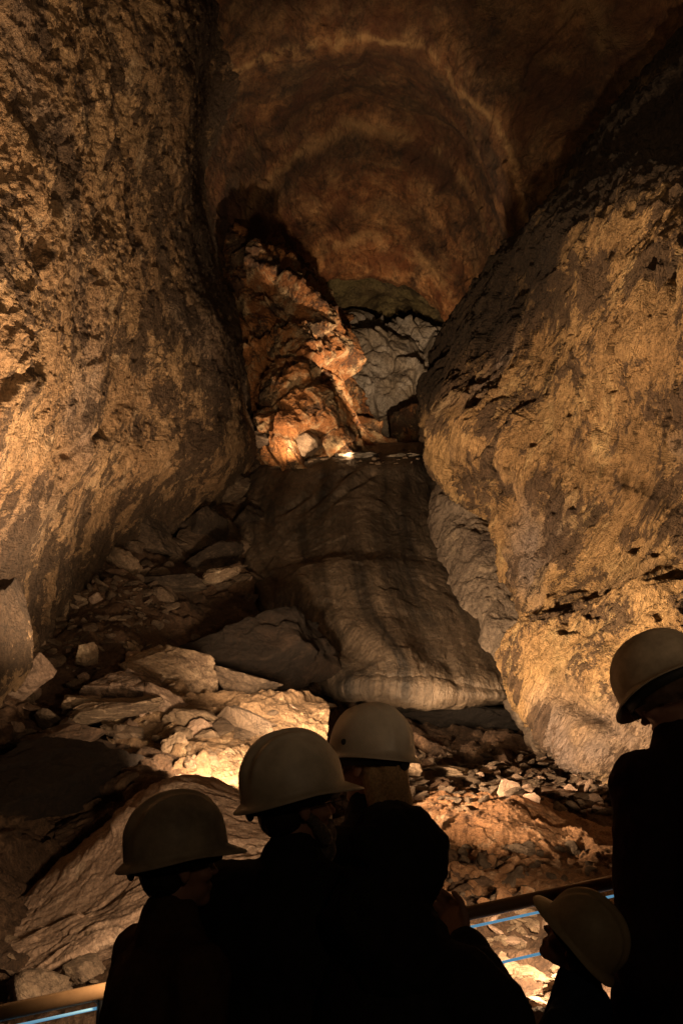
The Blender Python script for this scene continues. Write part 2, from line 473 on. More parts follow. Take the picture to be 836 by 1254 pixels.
rec = [[(x, y, Y + abs(x - 465) * -0.012) for x in (330, 380, 430, 480, 530, 590, 640)] for y, Y in ((310, 19.6), (350, 21), (380, 22), (410, 22.5), (470, 22.5), (560, 22), (640, 21))]
rc = patch('recess_back_wall', rec, 160, 160, rockdisp(0.3, 0.4, 0.1, 1.0, 0.05, 3, 31), M['green'])
setprops(rc, kind='structure')

# pale rock at the back of the recess
pl = [
    [(400, 420, 22), (430, 408, 22), (470, 412, 22), (505, 408, 22), (550, 420, 22)],
    [(398, 410, 20.8), (432, 394, 20.6), (470, 402, 20.4), (503, 394, 20.4), (550, 412, 20.5)],
    [(396, 440, 20.2), (430, 428, 19.8), (470, 432, 19.6), (510, 428, 19.6), (555, 440, 19.8)],
    [(398, 490, 19.9), (430, 485, 19.4), (470, 485, 19.2), (510, 485, 19.2), (560, 490, 19.4)],
    [(400, 560, 19.5), (430, 560, 19.0), (470, 560, 18.6), (510, 560, 18.6), (560, 560, 19)],
    [(400, 610, 19.5), (430, 610, 19.0), (470, 610, 18.4), (510, 610, 18.4), (560, 610, 19)],
]
po = patch('pale_rock_mass', pl, 220, 240, rockdisp(0.5, 0.7, 0.34, 0.9, 0.09, 3.0, 41, crack=0.10), M['pale'])
setprops(po, 'pale grey-white cracked rock mass at the back of the deep recess', 'rock')

org = [
    [(225, 280, 15.5), (262, 284, 15.3), (300, 292, 15.5), (330, 300, 16.5), (345, 310, 18)],
    [(235, 310, 14.6), (275, 305, 14.2), (315, 308, 14.3), (345, 316, 15.3), (360, 335, 17.5)],
    [(250, 350, 14.0), (300, 345, 13.6), (345, 340, 13.7), (378, 350, 15.0), (385, 365, 17)],
    [(262, 400, 13.6), (322, 395, 13.1), (375, 390, 13.2), (408, 406, 14.6), (412, 417, 17)],
    [(275, 450, 13.3), (332, 450, 12.8), (390, 447, 12.8), (424, 457, 14.2), (424, 467, 17)],
    [(285, 510, 13.1), (342, 505, 12.6), (404, 505, 12.6), (438, 515, 13.8), (436, 520, 17)],
    [(292, 560, 12.9), (347, 560, 12.4), (417, 562, 12.5), (472, 560, 13.4), (470, 565, 16)],
    [(292, 620, 12.9), (347, 620, 12.4), (417, 620, 12.5), (472, 620, 13.4), (470, 620, 16)],
]
og = patch('orange_rock_mass', org, 330, 420, rockdisp(0.30, 0.8, 0.45, 1.1, 0.11, 4.2, 57, crack=0.10, micro=0.03, grain=(-0.4, 0.1, 0.9, 0.55), k=50), M['orange'],
           lambda p, u, v: np.clip(0.55 + 0.9 * v, 0, 1))
setprops(og, 'rusty orange fractured rock mass rising above the bright ledge left of the recess', 'rock')

sl = [
    [(290, 556, 14.2), (318, 552, 14.0), (385, 550, 13.8), (460, 548, 13.8), (540, 548, 13.8), (580, 560, 13.8)],
    [(300, 580, 12.9), (322, 577, 12.3), (385, 574, 12.1), (460, 571, 12.0), (538, 570, 12.0), (575, 575, 12.8)],
    [(285, 600, 12.6), (306, 600, 11.9), (378, 598, 11.6), (458, 597, 11.5), (546, 597, 11.5), (580, 600, 12.4)],
    [(268, 650, 11.9), (288, 650, 11.0), (370, 640, 10.9), (455, 640, 10.8), (550, 640, 10.8), (590, 640, 11.6)],
    [(280, 690, 11.2), (302, 690, 10.4), (372, 682, 10.3), (460, 680, 10.2), (560, 690, 10.1), (600, 690, 11)],
    [(300, 722, 10.4), (322, 722, 9.7), (386, 706, 9.7), (466, 712, 9.65), (572, 722, 9.6), (610, 722, 10.5)],
    [(330, 775, 9.7), (350, 775, 9.0), (402, 772, 8.9), (485, 772, 8.85), (594, 778, 8.85), (630, 778, 9.8)],
    [(385, 830, 8.9), (404, 830, 8.25), (450, 826, 8.0), (520, 826, 7.9), (622, 830, 8.0), (650, 830, 8.8)],
    [(392, 842, 8.8), (410, 842, 8.15), (452, 838, 7.85), (524, 842, 7.75), (622, 846, 7.85), (650, 846, 8.8)],
    [(395, 848, 8.9), (414, 848, 8.2), (455, 845, 7.9), (526, 852, 7.8), (616, 856, 7.95), (650, 856, 8.8)],
    [(400, 852, 9.6), (420, 852, 9.3), (460, 852, 9.3), (530, 858, 9.3), (600, 858, 9.3), (650, 858, 9.6)],
]
_sd = rockdisp(0.10, 0.6, 0.03, 1.0, 0.014, 4.0, 61, (1.2, 0.7, 0.7), micro=0.008)


def slab_disp(p, u, v):
    w = warp(p, 1.0, 0.18, 66)
    d = _sd(p, u, v) + 0.08 * np.sin(np.clip(u, 0, 1) * np.pi) ** 1.5
    d += groove(w, [P(290, 722, 10.0), P(340, 704, 9.9), P(410, 678, 10.0), P(480, 676, 10.0), P(570, 690, 9.9)], 0.03, 0.3)
    d -= groove(w, [P(300, 750, 9.6), P(360, 725, 9.5), P(420, 705, 9.6), P(500, 705, 9.6)], 0.05, 0.35)
    for k, x0 in enumerate((318, 345, 378)):
        d += groove(w, [P(x0 - 22, 690, 10.5), P(x0 + 20, 640, 11.0), P(x0 + 75, 590, 11.6)], 0.07, 0.09)
    d += groove(w, [P(340, 745, 9.3), P(395, 790, 8.8), P(440, 835, 8.1)], 0.14, 0.16)
    d -= groove(w, [P(430, 600, 11.5), P(445, 680, 10.1), P(470, 830, 8.1)], 0.10, 0.35)
    d += groove(w, [P(500, 720, 9.6), P(520, 835, 8.0)], 0.04, 0.2)
    return d


slab = patch('sloping_rock_slab', sl, 420, 460, slab_disp, M['slab'])
setprops(slab, 'huge smooth grey-brown rock slab streaked by water, sloping down the middle of the cave', 'rock slab')

rb = [
    # behind the skyline, skyline, ridge, flank, off to the right
    [(1100, -80, 11), (880, 60, 11.5), (770, 150, 12), (680, 275, 12.5), (615, 360, 13), (560, 440, 13), (555, 500, 13), (570, 570, 12), (640, 640, 11), (660, 740, 10), (670, 830, 9), (700, 900, 8), (760, 940, 7.5), (900, 1000, 7)],
    [(1050, -150, 8.0), (840, 40, 8.4), (742, 145, 8.9), (648, 272, 9.6), (592, 345, 10.4), (540, 420, 11), (530, 490, 10.9), (540, 562, 10.2), (612, 636, 8.6), (626, 740, 7.9), (634, 830, 7.2), (680, 918, 6.6), (742, 962, 6.1), (880, 1050, 5.5)],
    [(1080, -20, 5.6), (880, 165, 5.9), (760, 232, 6.4), (682, 290, 7.2), (652, 378, 8.0), (574, 446, 9.6), (548, 496, 9.8), (560, 552, 9.3), (634, 622, 8.0), (648, 740, 7.3), (655, 825, 6.7), (695, 895, 6.2), (752, 930, 5.8), (890, 1020, 5.2)],
    [(1120, 120, 4.9), (930, 240, 5.2), (820, 300, 5.7), (740, 370, 6.3), (690, 430, 7.2), (620, 470, 8.4), (600, 510, 8.5), (610, 550, 8.2), (670, 605, 7.4), (690, 735, 6.8), (700, 810, 6.3), (735, 865, 5.9), (790, 895, 5.5), (920, 980, 4.9)],
    [(1150, 320, 4.3), (1000, 380, 4.6), (920, 420, 5.0), (850, 470, 5.5), (790, 500, 6.1), (740, 530, 6.7), (720, 555, 6.9), (730, 580, 6.8), (770, 620, 6.4), (790, 730, 5.9), (800, 790, 5.6), (820, 840, 5.3), (860, 870, 5.0), (980, 930, 4.5)],
    [(1300, 500, 3.6), (1200, 550, 3.8), (1100, 580, 4.1), (1050, 600, 4.3), (1020, 620, 4.5), (1000, 640, 4.7), (1000, 650, 4.8), (1000, 665, 4.8), (1000, 690, 4.7), (1000, 740, 4.6), (1000, 780, 4.5), (1000, 820, 4.3), (1050, 850, 4.1), (1150, 890, 3.8)],
    [(1900, 700, 1.6), (1900, 710, 1.6), (1900, 720, 1.7), (1900, 730, 1.7), (1900, 740, 1.7), (1900, 750, 1.7), (1900, 760, 1.7), (1900, 770, 1.7), (1900, 780, 1.7), (1900, 790, 1.7), (1900, 800, 1.7), (1900, 810, 1.6), (1900, 820, 1.6), (1900, 830, 1.5)],
]


def rb_tone(p, u, v):  # skyline band: ridge shade painted into the colour, over dark streaked rock
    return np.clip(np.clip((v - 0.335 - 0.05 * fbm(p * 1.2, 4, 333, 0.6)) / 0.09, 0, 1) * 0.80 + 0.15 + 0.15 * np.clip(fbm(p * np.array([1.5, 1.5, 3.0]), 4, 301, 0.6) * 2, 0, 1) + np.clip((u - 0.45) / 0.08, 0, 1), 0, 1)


_rd = rockdisp(0.24, 0.5, 0.11, 1.7, 0.055, 8.5, 71, micro=0.022, grain=GR, k=40)


def rb_disp(p, u, v):
    w = warp(p, 1.2, 0.25, 77)
    d = _rd(p, u, v)
    d += groove(w, [P(1100, 480, 4.2), P(900, 590, 5.0), P(790, 660, 5.8), P(720, 690, 6.6), P(650, 720, 7.4)], 0.20, 0.5)
    d -= groove(w, [P(1050, 600, 4.2), P(880, 700, 5.0), P(760, 750, 5.9), P(680, 790, 6.6)], 0.22, 0.5)
    d += groove(w, [P(800, 530, 5.8), P(806, 542, 5.8)], 0.35, 0.12)
    d += groove(w, [P(760, 880, 5.6), P(690, 850, 6.4), P(640, 880, 6.9)], 0.2, 0.10)
    d -= groove(w, [P(860, 330, 5.4), P(740, 440, 6.4), P(640, 520, 7.8), P(560, 530, 9.2)], 0.25, 0.6)
    return d


def rb_grey(p):
    return -groove(p, [P(660, 690, 7.4), P(700, 720, 6.6), P(740, 690, 6.3)], 0.26, 0.6) - groove(p, [P(760, 880, 5.6), P(700, 910, 6.2)], 0.22, 0.5) - groove(p, [P(840, 560, 5.4), P(900, 520, 5)], 0.2, 0.5) - 0.08


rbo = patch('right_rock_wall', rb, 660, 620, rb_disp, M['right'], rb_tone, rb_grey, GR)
setprops(rbo, kind='structure')

lb = [
    [(575, 560, 12), (552, 566, 11.2), (565, 568, 10.2), (640, 580, 9.8), (720, 600, 9.5)],
    [(565, 600, 11.8), (541, 600, 10.7), (560, 600, 9.9), (640, 610, 9.4), (720, 620, 9.2)],
    [(562, 645, 11.2), (536, 648, 10.1), (565, 645, 9.3), (640, 650, 8.9), (720, 650, 8.8)],
    [(575, 700, 10.6), (550, 700, 9.5), (585, 700, 8.8), (650, 700, 8.4), (720, 700, 8.2)],
    [(605, 760, 9.8), (582, 760, 8.8), (608, 760, 8.2), (670, 760, 7.9), (730, 760, 7.7)],
    [(645, 830, 8.9), (622, 830, 8.0), (640, 830, 7.6), (700, 830, 7.2), (750, 830, 7.0)],
    [(680, 900, 8.2), (654, 905, 7.3), (670, 900, 7.1), (720, 900, 6.8), (760, 900, 6.6)],
    [(690, 960, 8.0), (670, 960, 7.2), (690, 960, 6.9), (730, 960, 6.6), (780, 960, 6.4)],
]
lbo = patch('undercut_rock', lb, 220, 380, rockdisp(0.15, 0.8, 0.07, 1.6, 0.035, 5.5, 83, micro=0.01), M['grey'])
lbo.location.y = 0.25
setprops(lbo, 'smooth grey undercut rock tucked beneath the overhanging ochre right wall', 'rock')

# ------------------------------------------------------------------ cave floor
gx = [-900, -350, -60, 60, 150, 240, 330, 420, 510, 600, 690, 780, 900, 1300, 2000]
gt = [  # py, depth left (150), depth middle (420), depth right (690)
    (1900, 1.9, 1.9, 1.9), (1500, 2.75, 2.75, 2.75), (1254, 3.45, 3.5, 3.5), (1180, 3.8, 3.9, 3.9), (1100, 4.3, 4.5, 4.6), (1040, 4.75, 5.1, 5.3), (1000, 5.0, 5.5, 5.9),
    (960, 5.35, 6.0, 6.5), (930, 5.7, 6.6, 7.1), (900, 6.05, 7.3, 8.0), (870, 6.45, 8.2, 9.2), (840, 6.8, 9.0, 10.2), (790, 7.4, 10, 11.5), (740, 8.1, 10.8, 12), (690, 8.9, 11.5, 12.6), (640, 9.9, 12.2, 13),
    (600, 11.0, 12.8, 13.6), (575, 12.2, 13.6, 14.2), (560, 13.5, 15, 16)]
gr = []
for py, a, b_, c in gt:
    row = []
    for x in gx:
        if x < 150: Y = a
        elif x < 420: Y = a + (b_ - a) * (x - 150) / 270
        elif x < 690: Y = b_ + (c - b_) * (x - 420) / 270
        else: Y = c
        if x < 0: Y = Y * 0.85
        if x > 900: Y = Y * 0.8
        row.append((x, py, Y))
    gr.append(row)


def ground_disp(p, u, v):
    w = warp(p, 0.9, 0.3, 5)
    d = 0.13 * fbm(w * 0.9, 3, 91)
    h, e = facets(w * 1.7, 93)
    d += 0.10 * h
    h, e = facets(w * 4.5, 94)
    d += 0.05 * h
    h, e = facets(w * 11, 95)
    d += 0.022 * h + 0.01 * fbm(w * 20, 3, 96)
    return d


ground = patch('cave_ground', gr, 620, 640, ground_disp, M['earth'])
setprops(ground, kind='structure')
fl = mesh_from('viewing_floor', [(-6, -4, 0), (6, -4, 0), (6, 3.2, 0), (-6, 3.2, 0)], [(0, 1, 2, 3)], M['earth'], False, None, {'tone': [1, 1, 1, 1]})
setprops(fl, kind='structure')

dg = bpy.context.evaluated_depsgraph_get()
BV = {n.name: BVHTree.FromObject(n, dg) for n in (ground, slab, left, rbo)}


def on(px, py, name='cave_ground'):
    d = ray(px, py).normalized()
    h = BV[name].ray_cast(Vector((0, 0, CAMZ)), d)
    return h[0], h[1]


# ------------------------------------------------------------------ separate rocks
def ico(sub):
    bm = bmesh.new()
    bmesh.ops.create_icosphere(bm, subdivisions=sub, radius=1)
    v = np.array([x.co[:] for x in bm.verts])
    f = np.array([[q.index for q in x.verts] for x in bm.faces])
    bm.free()
    return v, f


ICO = {k: ico(k) for k in (2, 3, 4, 5, 6)}


def rock_shape(seed, size, sub=5, cuts=14, rough=0.05, k=1.0):
    rr = np.random.default_rng(seed)
    v, f = ICO[sub]
    n = rr.normal(size=(cuts, 3))
    n /= np.linalg.norm(n, axis=1, keepdims=True)
    d = rr.uniform(0.55, 0.95, cuts)
    dots = v @ n.T
    r = np.where(dots > 0.05, d / np.maximum(dots, 0.05), 9).min(1)
    r = np.minimum(r, 1.25)
    q = v * r[:, None]
    if rough:
        w = q + seed
        h, e = facets(w * 2.6, seed % 97)
        q = q * (1 + rough * 1.3 * h + rough * 1.4 * fbm(w * 3, 4, seed % 89, 0.6))[:, None]
    return q * np.array(size), f


def rock(name, px, py, Y, size, label, mat='stone', seed=1, rot=(0, 0, 0), sub=6, cuts=14, rough=0.06, cat='rock', group=None, tone=1.0):
    q, f = rock_shape(seed, size, sub, cuts, rough)
    Rm = np.array(Euler([R(a) for a in rot]).to_matrix())
    q = q @ Rm.T
    o = mesh_from(name, q, f, M[mat], True, None, {'tone': np.full(len(q), tone)})
    o.location = P(px, py, Y)
    setprops(o, label, cat, group)
    return o


# size = half extents in metres (x, depth, z)
ROCKS = [
    ('boulder', 497, 520, 17.6, (0.50, 0.5, 0.52), 'brown rounded boulder wedged in front of the pale rock in the deep recess', 'orange', 3, (0, 20, 10), 0.6),
    ('boulder', 366, 548, 12.3, (0.30, 0.3, 0.22), 'tan block at the left end of the lit ledge below the orange rock', 'stone', 5, (0, 10, 0)),
    ('boulder', 412, 538, 12.3, (0.26, 0.3, 0.28), 'rounded tan boulder standing right above the brightest point of the ledge', 'orange', 8, (0, 0, 30)),
    ('boulder', 440, 562, 12.3, (0.30, 0.3, 0.08), 'low pale stone on the lit ledge right of the bright spot', 'pale', 9, (0, 5, 0)),
    ('boulder', 495, 566, 12.2, (0.40, 0.3, 0.06), 'flat pale stone along the right half of the lit ledge', 'pale', 12, (0, -4, 0)),
    ('boulder', 330, 545, 12.4, (0.35, 0.35, 0.25), 'dark jagged rock at the foot of the orange rock beside the slab', 'stonedark', 14, (0, 25, 0)),
    # blocks between left wall and slab
    ('boulder', 284, 598, 11.3, (0.32, 0.3, 0.15), 'tan angular block highest in the heap beside the sloping slab', 'stone', 21, (10, -12, 0), 0.55),
    ('boulder', 252, 650, 10.4, (0.40, 0.45, 0.38), 'dark squarish boulder in the middle of the heap left of the slab', 'stonedark', 24, (0, 10, 20), 0.55),
    ('boulder', 176, 655, 9.6, (0.52, 0.5, 0.26), 'broad dark boulder with flat top under the left wall overhang', 'stonedark', 27, (0, 18, 0), 0.7),
    ('boulder', 222, 622, 11.0, (0.30, 0.3, 0.2), 'small dark block at the back of the heap under the overhang', 'stonedark', 28, (0, -25, 0), 0.55),
    ('boulder', 258, 686, 9.7, (0.34, 0.3, 0.16), 'flat dark-brown block leaning against the slab foot', 'stonedark', 29, (0, -20, 0), 0.55),
    ('boulder', 146, 690, 8.9, (0.20, 0.2, 0.14), 'pale tan stone resting at the front of the dark flat-topped boulder', 'stone', 31, (0, 15, 0)),
    ('boulder', 276, 702, 9.0, (0.20, 0.2, 0.08), 'small pale flat stone at the front of the heap', 'stone', 33, (0, -18, 0)),
    ('boulder', 205, 712, 8.9, (0.45, 0.3, 0.10), 'long low dark slab stone lying in front of the heap', 'stonedark', 35, (0, -3, 0), 0.55),
    ('boulder', 300, 640, 11.2, (0.20, 0.3, 0.42), 'tilted narrow dark block wedged against the left edge of the slab', 'stonedark', 37, (0, 35, 0), 0.55),
    # middle left
    ('boulder', 325, 800, 7.9, (0.74, 0.65, 0.42), 'large smooth dark-brown dome-shaped boulder left of the slab foot', 'earth', 41, (0, 8, 0), 0.3),
    ('boulder', 215, 822, 6.9, (0.40, 0.32, 0.20), 'large pale jagged boulder catching light above the brightest ground', 'stone', 44, (0, 22, 0)),
    ('boulder', 38, 826, 6.0, (0.17, 0.2, 0.15), 'brown square-cut block at the far left among the rubble', 'plate', 46, (0, 12, 0), 0.6),
    ('boulder', 2, 770, 5.6, (0.20, 0.4, 0.48), 'tall pale tan block at the left edge under the wall', 'left', 148, (0, -4, 0), 0.5),
    ('boulder', 130, 868, 5.95, (0.30, 0.25, 0.09), 'wide flat tan slab half buried in the dirt left of the brightest ground', 'stone', 249, (0, -8, 0), 0.8),
    ('boulder', 205, 862, 6.15, (0.26, 0.25, 0.13), 'wedge-shaped brown slab leaning under the pale jagged boulder', 'plate', 251, (0, 28, 0), 0.7),
    ('boulder', 300, 838, 6.9, (0.30, 0.25, 0.12), 'flat dark slab wedged between the jagged boulder and the dome-shaped one', 'stonedark', 253, (0, 14, 0)),
    ('boulder', 75, 905, 5.6, (0.34, 0.3, 0.12), 'low dark slab sunk in the brown dirt at the left', 'earth', 255, (0, -6, 0), 0.8),
    ('boulder', 108, 800, 6.9, (0.13, 0.13, 0.08), 'small pale stone lying between the brown block and the jagged boulder', 'stone', 49, (0, 0, 20)),
    ('boulder', 95, 862, 6.1, (0.15, 0.16, 0.07), 'flat tan stone in the rubble below the brown block', 'stone', 50, (0, -12, 0)),
    ('boulder', 240, 880, 6.0, (0.26, 0.24, 0.10), 'smooth tan boulder just below the pale jagged one', 'stone', 52, (0, 10, 0)),
    ('boulder', 150, 845, 6.3, (0.30, 0.3, 0.16), 'brown sloping boulder left of the smooth tan one', 'plate', 54, (0, -10, 0), 0.45),
    ('boulder', 350, 862, 6.9, (0.42, 0.35, 0.10), 'dark cracked ledge rock behind the centre helmet', 'stonedark', 55, (0, 3, 0)),
    ('boulder', 216, 915, 5.5, (0.075, 0.08, 0.13), 'small upright stone standing beside the bright patch', 'stone', 56, (0, 10, 0)),
    # left foreground
    ('boulder', 60, 960, 5.0, (0.50, 0.45, 0.24), 'dark earthy boulder at left behind the big slanting plate', 'earth', 61, (0, -10, 0), 0.3),
    ('boulder', 105, 1185, 3.35, (0.085, 0.12, 0.055), 'dark angular stone under the big slanting plate by the handrail', 'stonedark', 63, (0, 5, 0)),
    ('boulder', 40, 1205, 3.3, (0.13, 0.14, 0.07), 'broad dark stone at lower left beside the handrail', 'stonedark', 65, (0, -5, 0)),
    ('boulder', 122, 1150, 3.6, (0.05, 0.08, 0.05), 'small pale cracked stone between the plate and the leftmost visitor', 'stone', 66, (0, 5, 0)),
    # right hand ground
    ('boulder', 560, 885, 8.5, (1.0, 0.5, 0.22), 'long dark-brown rock lying in the hollow beneath the slab', 'earth', 71, (0, 0, 0), 0.1),  # low tone paints the shade of the void onto this rock
    ('boulder', 497, 938, 6.2, (0.12, 0.1, 0.09), 'pale stone just right of the rear white helmet', 'stone', 73, (0, 15, 0)),
    ('boulder', 549, 945, 6.5, (0.20, 0.15, 0.045), 'flat pale stone lying in the dark rubble beneath the slab', 'stone', 74, (0, 4, 0)),
    ('boulder', 600, 964, 6.2, (0.085, 0.08, 0.03), 'small oval pale stone near the foot of the right wall', 'stone', 76, (0, 0, 0)),
    ('boulder', 668, 970, 6.2, (0.19, 0.15, 0.045), 'flat pinkish plate of stone amid the dark flakes', 'plate', 77, (0, 2, 0)),
    ('boulder', 610, 1082, 4.9, (0.13, 0.12, 0.09), 'pale-topped stone half buried in the rusty soil behind the handrail', 'stone', 79, (0, 0, 0)),
    ('boulder', 555, 1050, 5.0, (0.06, 0.06, 0.04), 'small brown cobble at the left edge of the rusty soil', 'soil', 80, (0, 0, 0)),
    ('boulder', 640, 1195, 3.75, (0.10, 0.10, 0.05), 'bright cobble below the blue light line beside the child', 'stone', 82, (0, 0, 0)),
    ('boulder', 612, 1190, 3.8, (0.07, 0.1, 0.04), 'small bright cobble beside the left end of the blue light line', 'stone', 84, (0, 0, 0)),
]
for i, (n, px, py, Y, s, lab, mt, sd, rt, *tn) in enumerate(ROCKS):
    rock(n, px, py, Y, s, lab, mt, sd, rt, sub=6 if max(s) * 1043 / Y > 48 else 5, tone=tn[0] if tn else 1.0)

# big slanting plate in the left foreground
pt = [
    [(330, 1000, 4.9), (250, 955, 5.0), (190, 962, 5.1), (130, 1010, 5.0), (70, 1070, 4.9), (-10, 1130, 4.7), (-250, 1220, 4.3)],
    [(320, 985, 4.25), (232, 952, 4.35), (180, 974, 4.35), (118, 1030, 4.25), (58, 1078, 4.2), (-20, 1138, 4.0), (-250, 1240, 3.7)],
    [(325, 1000, 4.1), (242, 968, 4.2), (190, 992, 4.2), (130, 1045, 4.1), (75, 1095, 4.0), (0, 1150, 3.85), (-240, 1260, 3.6)],
    [(340, 1050, 3.8), (260, 1035, 3.85), (205, 1055, 3.85), (150, 1095, 3.75), (95, 1135, 3.7), (20, 1180, 3.6), (-220, 1290, 3.4)],
    [(350, 1100, 3.5), (280, 1095, 3.5), (225, 1110, 3.5), (165, 1140, 3.5), (105, 1165, 3.45), (30, 1205, 3.4), (-200, 1320, 3.2)],
    [(350, 1125, 3.6), (285, 1120, 3.7), (230, 1135, 3.7), (170, 1155, 3.7), (110, 1180, 3.7), (35, 1220, 3.6), (-200, 1340, 3.4)],
]
plo = patch('slanting_rock_plate', pt, 420, 260, rockdisp(0.05, 1.2, 0.022, 2.4, 0.012, 9, 101, (1, 1, 1), micro=0.005), M['plate'])
setprops(plo, 'big slanting brown rock plate in the left foreground', 'rock')
# dark ridge above it
dr = [
    [(20, 1080, 5.6), (60, 1010, 5.7), (110, 960, 5.7), (160, 932, 5.7), (200, 928, 5.7), (240, 950, 5.6), (260, 990, 5.4)],
    [(10, 1085, 5.1), (50, 1010, 5.2), (105, 958, 5.25), (155, 930, 5.3), (198, 928, 5.3), (236, 948, 5.2), (262, 990, 5.0)],
    [(15, 1090, 4.8), (60, 1030, 4.85), (110, 980, 4.9), (155, 950, 4.9), (195, 945, 4.9), (230, 962, 4.9), (255, 1000, 4.8)],
    [(20, 1120, 4.6), (70, 1075, 4.6), (120, 1035, 4.6), (165, 1000, 4.6), (200, 990, 4.6), (230, 1000, 4.6), (255, 1020, 4.6)],
]
dro = patch('ridge_rock', dr, 260, 160, rockdisp(0.08, 1.2, 0.07, 2.2, 0.03, 7, 111, crack=0.0), M['earth'])
setprops(dro, 'dark ridge of rock directly above the slanting plate, its crest catching the light', 'rock')

# tan earth in the middle left, around the floodlights
te = [
    [(120, 840, 6.9), (200, 845, 6.6), (260, 848, 6.5), (320, 852, 6.6), (400, 860, 6.9)],
    [(120, 870, 6.3), (200, 872, 6.05), (260, 872, 6.0), (320, 872, 6.1), (400, 880, 6.4)],
    [(130, 900, 5.85), (200, 905, 5.65), (260, 905, 5.6), (320, 905, 5.7), (400, 910, 6.0)],
    [(160, 945, 5.35), (215, 950, 5.2), (265, 950, 5.15), (330, 950, 5.2), (400, 955, 5.4)],
    [(200, 1000, 4.9), (230, 1000, 4.8), (275, 1000, 4.7), (340, 1000, 4.75), (400, 1000, 4.9)],
    [(220, 1060, 4.5), (250, 1060, 4.4), (290, 1060, 4.3), (350, 1060, 4.3), (400, 1060, 4.5)],
]
teo = patch('tan_earth', te, 260, 260, rockdisp(0.08, 1.1, 0.08, 2.0, 0.03, 7, 131, micro=0.008), M['tan'])
setprops(teo, kind='structure')

# soil bank on the right
sb = [
    [(470, 990, 6.3), (540, 968, 6.4), (620, 972, 6.4), (700, 996, 6.2), (780, 1020, 6.0)],
    [(470, 1000, 5.5), (540, 980, 5.55), (620, 982, 5.5), (700, 1004, 5.4), (780, 1028, 5.2)],
    [(470, 1035, 5.1), (540, 1022, 5.1), (620, 1020, 5.1), (700, 1028, 5.1), (780, 1038, 4.9)],
    [(480, 1070, 4.9), (545, 1060, 4.9), (620, 1055, 4.9), (700, 1062, 4.9), (780, 1072, 4.7)],
    [(490, 1110, 4.45), (550, 1110, 4.4), (620, 1110, 4.4), (700, 1110, 4.4), (780, 1110, 4.3)],
]
sbo = patch('soil_bank', sb, 260, 220, rockdisp(0.09, 1.3, 0.03, 2.6, 0.012, 9, 121, micro=0.006), M['soil'])
setprops(sbo, kind='structure')
BV['tan_earth'] = BVHTree.FromObject(teo, bpy.context.evaluated_depsgraph_get())
BV['soil_bank'] = BVHTree.FromObject(sbo, bpy.context.evaluated_depsgraph_get())

# loose stones, each one its own object
STONE_ME = {}
for mk in ('stone', 'stonedark', 'plate', 'soil', 'earthstone'):
    for fl_ in (0, 1):
        for k in range(6):
            q, f = rock_shape(200 + k * 7 + fl_ * 50, (1, 0.85, 0.6) if not fl_ else (1, 0.8, 0.28), 3 if not fl_ else 3, 11, 0.05)
            me = mesh_from('stone', q, f, M[mk], False, None, {'tone': np.ones(len(q))})
            STONE_ME[(mk, fl_, k)] = me.data
            bpy.data.objects.remove(me)


def scatter(n, x0, x1, y0, y1, smin, smax, mats, flat, name, label, cat, group, surf='cave_ground', seed=1, inside=None):
    rr = random.Random(seed)
    c = 0
    tries = 0
    while c < n and tries < n * 20:
        tries += 1
        px, py = rr.uniform(x0, x1), rr.uniform(y0, y1)
        if inside and not inside(px, py): continue
        h = None
        for sname in (surf if isinstance(surf, tuple) else (surf,)):
            hh, nn = on(px, py, sname)
            if hh is not None and (h is None or hh.y < h.y): h, no = hh, nn
        if h is None: continue
        me = STONE_ME[(rr.choice(mats), flat if flat in (0, 1) else rr.randint(0, 1), rr.randrange(6))]
        o = bpy.data.objects.new(name, me)
        COL.objects.link(o)
        s = smin + (smax - smin) * rr.random() ** 2.2
        o.scale = (s, s * rr.uniform(0.7, 1.1), s * rr.uniform(0.8, 1.3))
        tl = 35 if flat else 50
        o.rotation_euler = (R(rr.uniform(-tl, tl)), R(rr.uniform(-tl, tl)), rr.uniform(0, 6.28))
        o.location = h + Vector((0, 0, s * (0.12 if flat == 1 else -0.05)))
        setprops(o, label, cat, group)
        c += 1


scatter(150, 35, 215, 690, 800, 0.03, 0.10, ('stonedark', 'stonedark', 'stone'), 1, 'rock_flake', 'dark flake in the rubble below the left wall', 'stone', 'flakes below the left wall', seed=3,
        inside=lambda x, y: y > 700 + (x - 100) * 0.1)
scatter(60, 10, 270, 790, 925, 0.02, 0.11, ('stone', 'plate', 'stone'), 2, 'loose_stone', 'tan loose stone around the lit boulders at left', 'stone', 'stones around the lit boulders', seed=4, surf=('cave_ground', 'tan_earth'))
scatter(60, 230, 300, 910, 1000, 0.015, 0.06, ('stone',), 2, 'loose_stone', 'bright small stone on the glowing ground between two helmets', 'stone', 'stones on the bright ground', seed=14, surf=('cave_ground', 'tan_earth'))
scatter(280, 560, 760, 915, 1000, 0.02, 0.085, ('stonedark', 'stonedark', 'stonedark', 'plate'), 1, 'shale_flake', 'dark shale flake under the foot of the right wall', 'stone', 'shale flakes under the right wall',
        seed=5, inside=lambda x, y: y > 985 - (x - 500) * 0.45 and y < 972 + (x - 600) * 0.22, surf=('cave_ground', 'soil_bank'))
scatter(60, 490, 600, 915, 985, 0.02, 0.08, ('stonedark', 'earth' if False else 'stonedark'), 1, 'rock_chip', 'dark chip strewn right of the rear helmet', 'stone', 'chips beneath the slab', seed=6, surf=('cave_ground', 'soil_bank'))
scatter(170, 540, 735, 1035, 1112, 0.015, 0.06, ('soil', 'soil', 'stonedark'), 0, 'cobble', 'rusty cobble in the shaded soil behind the handrail', 'stone', 'cobbles behind the handrail', seed=7, surf=('cave_ground', 'soil_bank'))
